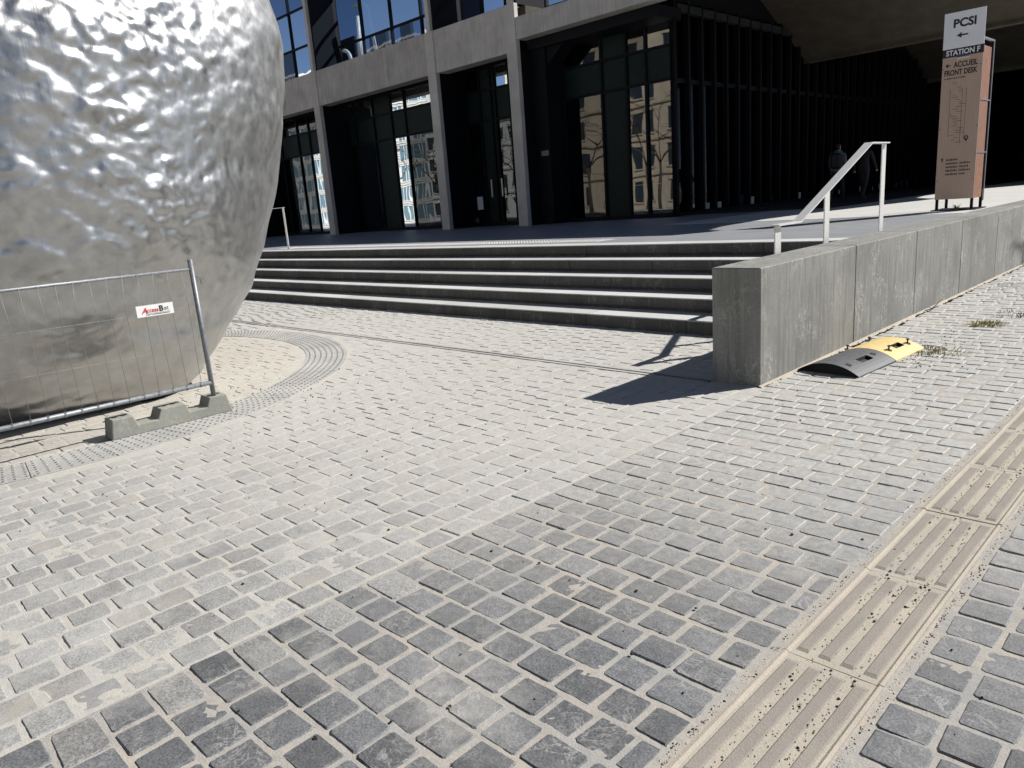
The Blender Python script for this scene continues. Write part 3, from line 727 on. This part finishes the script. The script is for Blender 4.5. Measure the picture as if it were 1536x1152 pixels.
# ------------------------------------------------------------------ speed bump pieces
def bump_piece(name, lab, L, mats, yo, bolts, slots):
    e = empty(name, (-2.49, 6.1, 0), R(-4.2), lab, 'speed bump')
    W, Hh, nx, ny = .53, .082, 16, 10; m = MB()
    def zf(u): return .012+Hh*max(0, 1-(2*abs(u-.5))**2.1)
    hx, hy = (11, 12), (4, 5, 6)
    for j in range(ny+1):
        for i in range(nx+1):
            u = i/nx; m.v.append(((u-.5)*W, yo+L*j/ny, zf(u)))
    n0 = len(m.v)
    for j in range(ny):
        for i in range(nx):
            if i in hx and j in hy: continue
            a = j*(nx+1)+i; m.f.append((a, a+1, a+nx+2, a+nx+1)); m.mi.append(0)
    # pocket
    ia, ib, ja, jb = hx[0], hx[-1]+1, hy[0], hy[-1]+1
    c = [(ia, ja), (ib, ja), (ib, jb), (ia, jb)]; idx = [j*(nx+1)+i for i, j in c]
    k = len(m.v)
    for q in idx: x, y, z = m.v[q]; m.v.append((x, y, .012))
    for q in range(4): m.f.append((idx[q], idx[(q+1) % 4], k+(q+1) % 4, k+q)); m.mi.append(1)
    m.f.append((k, k+1, k+2, k+3)); m.mi.append(1)
    # ends and skirt
    for j, y in ((0, yo), (ny, yo+L)):
        lo = len(m.v)
        for i in range(nx+1):
            u = i/nx; m.v.append(((u-.5)*W, y+(.02 if j == 0 else -.02), max(.0, zf(u)-.028)))
        for i in range(nx):
            a = j*(nx+1)+i; m.f.append((a, a+1, lo+i+1, lo+i)); m.mi.append(1)
    for i in (0, nx):
        m_lo = len(m.v)
        for j in range(ny+1): x, y, z = m.v[j*(nx+1)+i]; m.v.append((x, y, 0))
        for j in range(ny): m.f.append((j*(nx+1)+i, (j+1)*(nx+1)+i, m_lo+j+1, m_lo+j)); m.mi.append(0)
    # dark core so that the end shows a hollow underside
    o = m.build('shell', [mats, 'rubber_in'], e, smooth=False)
    core = MB(); core.prism([((i/12-.5)*W*.9, max(.004, zf(.05+.9*i/12)-.03)) for i in range(13)]+[(.45*W, .001), (-.45*W, .001)], 'y', yo+.03, yo+L-.03); core.build('underside', 'rubber_in', e)
    for (u, v) in slots:
        x = (u-.5)*W; y = yo+L*v; z = zf(u); sl = -4.2*Hh*(abs(2*u-1)**1.1)/W*(1 if u > .5 else -1)
        MB().quadbox(-.022, .022, -.03, .03, -.004, .0025).build('bolt_slot', 'rubber_in', e, loc=(x, y, z), rot=(0, -math.atan(sl), .3))
    for (u, v) in bolts:
        x = (u-.5)*W; y = yo+L*v; z = zf(u)
        bo = MB(); bo.tube([(0, 0, -.01), (0, 0, .035)], .007, 7); bo.tube([(0, 0, .035), (0, 0, .044)], .015, 6); bo.build('bolt', 'bolt', e, loc=(x, y, z), rot=(.1, .05, 0))
        MB().tube([(0, 0, -.003), (0, 0, .003)], .028, 10).build('washer', 'bolt', e, loc=(x, y, z), rot=(0, .25, 0))
    return e
bump_piece('speed_bump', 'black rubber speed bump end piece lying against the low wall', .70, 'rubber', 0., [], [(.74, .16), (.72, .84), (.2, .8)])
bump_piece('speed_bump', 'yellow speed bump piece behind the black one', .60, 'yellow', .708, [(.78, .2), (.12, .12), (.8, .82), (.15, .8)], [])

# ------------------------------------------------------------------ direction totem
sg = empty('direction_sign', (-4.09, 15.37, TZ), label='tall plywood direction sign with a white board on top behind the wall', cat='sign')
X0, X1 = -.31, .31; z = lambda v: v-TZ
MB().quadbox(X0, X1, -.012, .012, z(1.07), z(3.485), 0, .003).build('front_board', 'wood', sg)
band = MB().quadbox(X0-.004, X1+.004, -.016, .012, z(3.488), z(3.64), 0, .002).build('header_band', 'ink', sg)
wp = MB(); wp.quadbox(X0-.002, X1+.006, -.032, -.017, z(3.618), z(4.2), 0, .002); wp = wp.build('white_board', 'white', sg)
rs = (R(90), 0, 0)
text('lettering', 'PCSI', .185, 'ink', wp, (-.165, -.0335, z(3.955)), rs, .035, 0, .345)
ar = MB(); ar.prism([(-.11, z(3.82)), (-.03, z(3.865)), (-.035, z(3.832)), (.065, z(3.832)), (.065, z(3.808)), (-.035, z(3.808)), (-.03, z(3.775))], 'y', -.0345, -.0325); ar.build('arrow', 'ink', wp)
text('lettering', 'STATION F', .118, 'paper', band, (-.26, -.0175, z(3.512)), rs, .03, 0, .52)
MB().box(-.10, .10, -.0175, -.0125, z(3.47), z(3.50)).build('blue_tape', 'blue', sg)
MB().box(-.09, .11, -.0185, -.0125, z(3.435), z(3.462)).build('cream_tape', 'cream', sg)
text('lettering', 'ACCUEIL', .125, 'brownink', sg, (-.135, -.0135, z(3.31)), rs, .034, 0, .375)
text('lettering', 'FRONT DESK', .125, 'brownink', sg, (-.27, -.0135, z(3.185)), rs, .034, 0, .51)
ar = MB(); ar.prism([(-.26, z(3.35)), (-.22, z(3.39)), (-.22, z(3.36)), (-.18, z(3.36)), (-.18, z(3.34)), (-.22, z(3.34)), (-.22, z(3.31))], 'y', -.0142, -.0122); ar.build('arrow', 'brownink', sg)
for k in range(9): MB().box(-.265+.036*k, -.265+.036*k+rnd.uniform(.018, .031), -.0138, -.0118, z(3.125), z(3.145)).build('small_print', 'brownink', sg)
for k in range(26):
    zz = 2.05+k*.04; x = rnd.uniform(-.16, .0); w = rnd.uniform(.03, .14)
    MB().box(x, x+w, -.0138, -.0118, z(zz), z(zz+.008)).build('map_line', 'faint', sg)
for x in (-.16, .09, .03): MB().box(x, x+.006, -.0138, -.0118, z(2.0+abs(x)), z(2.95)).build('map_line', 'faint', sg)
pin = MB(); n = 14
for r_ in (.036, .017):
    for k in range(n): t = 2*math.pi*k/n; pin.v.append((.135+r_*math.cos(t), -.0145, z(2.12)+r_*math.sin(t)-(.03 if r_ > .03 and abs(k-10.5) < .8 else 0)))
pin.f = [(k, (k+1) % n, n+(k+1) % n, n+k) for k in range(n)]; pin.mi = [0]*n; pin.build('map_pin', 'brownink', sg)
for k, wd in enumerate((.2, .38, .34, .38, .29)):      # five lines of print too small to read
    x = -.16; q = 0
    while x < -.16+wd:
        w = rnd.uniform(.012, .02)
        if q % 9 != 8: MB().box(x, x+w, -.0138, -.0118, z(1.742-.062*k), z(1.742-.062*k+rnd.uniform(.026, .034))).build('small_print', 'brownink', sg)
        x += w+.008; q += 1
ar = MB(); ar.prism([(-.225, z(1.80)), (-.2, z(1.77)), (-.215, z(1.77)), (-.215, z(1.73)), (-.235, z(1.73)), (-.235, z(1.77)), (-.25, z(1.77))], 'y', -.0142, -.0122); ar.build('arrow', 'brownink', sg)
for (a, b) in ((1.07, 1.84), (1.86, 2.72), (2.74, 3.60)): MB().quadbox(.288, .308, .03, .5, z(a), z(b), 0, .003).build('side_board', 'orangewood', sg)
for x in (X0+.03, X1-.03):
    for y in (.03, .60): MB().quadbox(x-.022, x+.022, y-.018, y+.022, -.01, z(1.07 if y < .1 else 3.7), 0, .002).build('leg', 'black', sg)
MB().quadbox(X1-.002, X1+.012, .60, .632, z(1.0), z(3.73), 0, .002).build('frame_edge', 'galv', sg)
MB().quadbox(X1-.03, X1+.01, -.01, .632, z(3.70), z(3.73), 0, .002).build('frame_top', 'galv', sg)
for zz in (1.85, 2.73): MB().quadbox(.27, .318, .02, .63, z(zz)-.01, z(zz)+.01).build('bracket', 'galv', sg)
for x in (X0+.02, X1-.02):
    for zz in (1.4, 2.3, 3.3): MB().tube([(x, -.011, z(zz)), (x, -.015, z(zz))], .009, 8).build('screw', 'ink', sg)
MB().box(X0-.05, X1+.05, -.05, .68, -.006, .02).build('foot_plate', 'black', sg)

# ------------------------------------------------------------------ people in the passage
def figure(loc, rz, lab, top, trousers, stride, bag=None, scarf=None):
    e = empty('person', loc, rz, lab, 'person', 'people walking in the passage')
    J = {'pel': (0, 0, .95, .15, .11), 'wai': (0, 0, 1.1, .135, .1), 'che': (0, -.01, 1.3, .165, .115), 'nek0': (0, -.01, 1.46, .09, .08), 'nek': (0, .01, 1.52, .055, .055), 'hd': (0, .02, 1.6, .078, .095), 'hd2': (0, .02, 1.68, .075, .09), 'hd3': (0, .02, 1.735, .05, .06)}
    E_ = [('pel', 'wai'), ('wai', 'che'), ('che', 'nek0'), ('nek0', 'nek'), ('nek', 'hd'), ('hd', 'hd2'), ('hd2', 'hd3')]
    for s_, n in ((-1, 'l'), (1, 'r')):
        f = stride*s_
        J['hip'+n] = (.09*s_, .0, .88, .095, .095); J['kne'+n] = (.1*s_, .16*f+.03, .49, .062, .065); J['ank'+n] = (.1*s_, .3*f-(.08 if f < 0 else 0), .09+(.04 if f < 0 else 0), .042, .045); J['toe'+n] = (.11*s_, .3*f+.15-(.08 if f < 0 else 0), .035+(.02 if f < 0 else 0), .035, .028)
        J['sho'+n] = (.19*s_, -.01, 1.42, .068, .068); J['elb'+n] = (.25*s_, -.12*f-.02, 1.14, .048, .048); J['wri'+n] = (.25*s_, -.2*f+.08, .92, .03, .032); J['han'+n] = (.245*s_, -.22*f+.11, .84, .028, .04)
        E_ += [('pel', 'hip'+n), ('hip'+n, 'kne'+n), ('kne'+n, 'ank'+n), ('ank'+n, 'toe'+n), ('che', 'sho'+n), ('sho'+n, 'elb'+n), ('elb'+n, 'wri'+n), ('wri'+n, 'han'+n)]
    ks = list(J); me = bpy.data.meshes.new('body'); me.from_pydata([J[k][:3] for k in ks], [(ks.index(a), ks.index(b)) for a, b in E_], [])
    o = bpy.data.objects.new('t', me); col.objects.link(o)
    sk = o.modifiers.new('s', 'SKIN'); o.modifiers.new('ss', 'SUBSURF').levels = 2
    for i, k in enumerate(ks): d = me.skin_vertices[0].data[i]; d.radius = J[k][3:5]; d.use_root = (k == 'pel')
    bpy.context.view_layer.update()
    m2 = bpy.data.meshes.new_from_object(o.evaluated_get(bpy.context.evaluated_depsgraph_get())); bpy.data.objects.remove(o)
    for m in ('skin', top, trousers, 'hair', 'bag'): m2.materials.append(M[m])
    for p in m2.polygons:
        c = p.center; p.use_smooth = True
        p.material_index = 3 if (c.z > 1.66 or (c.z > 1.54 and c.y < .0)) else 0 if c.z > 1.5 else 4 if c.z < .08 else 0 if (c.z < .89 and abs(c.x) > .2) else 2 if c.z < .93 else 1
    link('body', m2, e)
    if bag:
        b = MB(); b.quadbox(-.15, .15, -.30, -.11, 1.0, 1.45, 0, .05); b.build('backpack', 'bag', e)
    if scarf:
        MB().tube([(.1*math.cos(t), .01+.09*math.sin(t), 1.49) for t in [k*math.pi/6 for k in range(13)]], .035, 8).build('scarf', scarf, e, smooth=True)
    return e
figure((-9.48, 23.58, TZ-.003), R(8), 'person in a grey jacket with a black backpack walking away in the passage', 'jacket', 'navy', 1, True, 'teal')
figure((-8.75, 23.7, TZ-.003), R(-6), 'person all in black walking beside the one with the backpack', 'coat', 'coat', -.8)

# ------------------------------------------------------------------ small stuff: crumbs, pebbles, weeds, twig
def scatter(name, lab, matname, pts):
    V = []; F = []
    for x, y, s_, z0 in pts:
        i = len(V); a = rnd.random()*6.28
        base = [(math.cos(a+t)*s_*rnd.uniform(.7, 1.2), math.sin(a+t)*s_*rnd.uniform(.7, 1.2), rnd.uniform(-.1, .3)*s_) for t in (0, 1.5, 3.1, 4.7)]
        V += [(x+p, y+q, z0+w) for p, q, w in base]+[(x, y, z0+s_*rnd.uniform(.6, 1.)), (x, y, z0-s_*.5)]
        for k in range(4): F += [(i+k, i+(k+1) % 4, i+4), (i+(k+1) % 4, i+k, i+5)]
    me = bpy.data.meshes.new(name); me.from_pydata(V, [], F); me.materials.append(M[matname]); return tag(link(name, me), lab, 'debris', None, 'stuff')
P = []
for _ in range(900):
    y = 1.3+rnd.random()**1.4*7; q = rnd.randrange(3); x = -.872-.076+.076*q+rnd.gauss(0, .013)
    if noise.noise(Vector((x*3, y*2.2, 4))) > .05: P.append((x, y, rnd.choice((.0015, .002, .0025, .003, .004, .0065)), .0))
for _ in range(330):
    y = 1.2+rnd.random()*9; x = -.872+rnd.choice((-1, 1))*(.185+abs(rnd.gauss(0, .012))); P.append((x, y, rnd.uniform(.0018, .005), -.004))
for _ in range(330):
    y = 5.5+rnd.random()**1.3*9; x = -2.765+abs(rnd.gauss(0, .05)); P.append((x, y, rnd.uniform(.004, .013), -.004))
for _ in range(430):
    x = rnd.uniform(-6.5, -.4); y = rnd.uniform(.6, 8.5)
    if not (x < -2.7 and y > 7) and math.hypot(x-RING[0], y-RING[1]) > 2.9: P.append((x, y, rnd.choice((.003, .004, .005, .006, .009)), .002))
for _ in range(200): P.append((rnd.gauss(-2.15, .22), rnd.gauss(7.3, .4), rnd.uniform(.003, .01), .001))
for _ in range(120): P.append((rnd.gauss(-6.6, .5), rnd.gauss(2.9, .5), rnd.uniform(.004, .011), .001))
scatter('crumbs', 'dark soil crumbs strewn over the paving and the ribbed strip', 'crumb', P)
P = []
for _ in range(1500):
    y = 1.2+rnd.random()**1.4*9; x = -.872+rnd.choice((-1, 1))*(.178+abs(rnd.gauss(0, .014))); P.append((x, y, rnd.uniform(.002, .006), -.005))
for _ in range(900):
    y = 1.3+rnd.random()**1.4*7; q = rnd.randrange(3); P.append((-.872-.076+.076*q+rnd.gauss(0, .014), y, rnd.uniform(.0015, .0045), .0))
for _ in range(900):
    x = rnd.uniform(-4, -.3); y = rnd.uniform(.9, 5); P.append((x, y, rnd.uniform(.0015, .0035), -.006))
scatter('pebbles', 'pale grit along the ribbed strip and in the joints', 'pebble', P)
def weed(loc, lab, n, h, spread, mname, flat=.5):
    b = MB()
    for _ in range(n):
        a = rnd.random()*6.28; d = spread*rnd.random()**.7; x, y = d*math.cos(a)*1.5, d*math.sin(a); l = h*rnd.uniform(.4, 1.); dx, dy = math.cos(a)*l*flat+rnd.gauss(0, l*.3), math.sin(a)*l*flat+rnd.gauss(0, l*.3); w = .004
        i = len(b.v); px, py = -math.sin(a)*w, math.cos(a)*w
        b.v += [(x-px, y-py, -.004), (x+px, y+py, -.004), (x+dx*.5+px, y+dy*.5+py, l*.6), (x+dx*.5-px, y+dy*.5-py, l*.6), (x+dx, y+dy, l*.85)]
        b.f += [(i, i+1, i+2, i+3), (i+3, i+2, i+4)]; b.mi += [0, 0]
    o = b.build('weed', mname, loc=loc); return tag(o, lab, 'weed', None, 'stuff')
weed((-1.98, 8.8, 0), 'dry yellowish weed patch alone on the far sidewalk', 200, .05, .14, 'weed')
weed((-2.02, 7.3, 0), 'low dry weeds at the right edge of the yellow speed bump', 190, .035, .2, 'weed')
weed((-1.75, 9.5, 0), 'sparse dark green weed behind the yellowish patch', 90, .04, .25, 'weedg')
weed((-4.0, 15.2, TZ), 'small green weed at the foot of the direction sign', 26, .16, .03, 'weedg', .3)
tw = MB().tube([(0, 0, .01), (.05, .1, .03), (.09, .2, .09), (.1, .26, .12)], [.006, .005, .004, .002], 6); tw.tube([(.05, .1, .03), (-.02, .16, .03)], [.004, .002], 6)
tag(tw.build('twig', 'bark', loc=(-2.74, 9.45, 0)), 'short dark twig lying against the low wall', 'twig')

# ------------------------------------------------------------------ trees and houses round the square (outside the frame, mirrored in the glass, shading the sidewalk)
def bare_tree(loc, h, lab, seed, spread=.75):
    r = random.Random(seed); e = empty('bare_tree', loc, label=lab, cat='tree', group='bare trees round the square')
    tr = MB(); top = Vector((r.uniform(-.2, .2), r.uniform(-.2, .2), h*.34)); tr.tube([(0, 0, -.05), (.03, .02, h*.12), tuple(top)], [.035*h**.8, .026*h**.8, .021*h**.8], 9); tr.build('trunk', 'bark', e, smooth=True)
    cr = MB()
    def grow(p, d, l, rad, lev):
        n = 3; pts = [p]; q = p; dd = d
        for k in range(n):
            dd = (dd+Vector((r.gauss(0, .13), r.gauss(0, .13), r.gauss(.05, .1)))).normalized(); q = q+dd*l/n; pts.append(q)
        cr.tube([tuple(a) for a in pts], [rad*(1-.16*k) for k in range(n+1)], 5 if lev < 2 else 3)
        if lev < 5:
            for k in range(2 if lev else 3):
                a = pts[-1] if k < 2 else pts[1+r.randrange(n)]
                nd = (dd+Vector((r.gauss(0, spread), r.gauss(0, spread), r.gauss(.1, spread*.5)))).normalized(); grow(a, nd, l*r.uniform(.62, .82), rad*.58, lev+1)
            if lev > 0 and r.random() < .8: grow(pts[2], (dd+Vector((r.gauss(0, spread), r.gauss(0, spread), .1))).normalized(), l*.55, rad*.4, lev+1)
    for k in range(4): grow(top*.98, Vector((math.cos(k*1.57+r.random()), math.sin(k*1.57+r.random()), r.uniform(.6, 1.5))).normalized(), h*.2, .013*h**.8, 1)
    cr.build('crown', 'bark', e, smooth=True); return e
bare_tree((2.6, 19.6, 0), 8.5, 'bare tree at the kerb right of the low wall shading the far sidewalk', 3)
for k, (x, y, h, lab) in enumerate(((-35.5, -14, 11, 'bare tree reflected beside the black fins'), (-40.5, -13, 12, 'bare tree reflected in the widest right window pane'), (-45.5, -15, 13, 'bare tree reflected next to the last column'),
        (-52, -14, 12, 'bare tree reflected in the glass door'), (-62, -14, 12, 'bare tree reflected at the right of the middle window'), (-70, -15, 13, 'bare tree reflected at the left of the middle window'))):
    bare_tree((x, y, 0), h, lab, 20+k)
def house(name, x0, x1, y, h, lab, wallm, nf, nc, winm, ww, wh, roof=True):
    e = empty(name, ((x0+x1)/2, y, 0), label=lab, cat='building', group='houses across the square'); W = x1-x0
    MB().box(-W/2, W/2, -12, 0, -.1, h).build('wall', wallm, e)
    if roof: MB().prism([(-12, h), (0.1, h), (-2.4, h+3.4), (-9.6, h+3.4)], 'x', -W/2, W/2).build('roof', 'zinc', e)
    fh = h/nf; cw = W/nc
    wm = MB().box(-ww/2, ww/2, -.02, .03, 0, wh).mesh('window', winm); fm = MB(); fm.box(-ww/2-.14, ww/2+.14, -.01, .16, -.16, -.02); fm.box(-ww/2-.12, ww/2+.12, -.01, .12, wh, wh+.2); fm = fm.mesh('sill', wallm)
    for j in range(nf):
        for i in range(nc):
            o = link('window', wm, e, (-W/2+cw*(i+.5), .0, fh*j+(fh-wh)*.5)); link('sill', fm, o)
        if j: MB().box(-W/2, W/2, -.01, .22, fh*j-.1, fh*j+.14).build('string_course', wallm, e)
    return e
house('stone_house', -69, -40, -30, 21, 'beige limestone apartment house reflected in the right windows', 'limestone', 6, 9, 'farglass', 1.15, 2.1)
house('low_house', -86, -69.5, -32, 12, 'low pale rendered house reflected in the middle window', 'render', 4, 6, 'farglass', 1.3, 1.6)
house('office_block', -130, -88, -34, 26, 'bluish glass office block reflected in the left windows', 'render', 9, 32, 'blueglass', .95, 2.1, False)
house('rendered_house', -38, 10, -36, 11, 'long low grey rendered house facing the sculpture across the square', 'render', 3, 14, 'farglass', 1.15, 2.0)
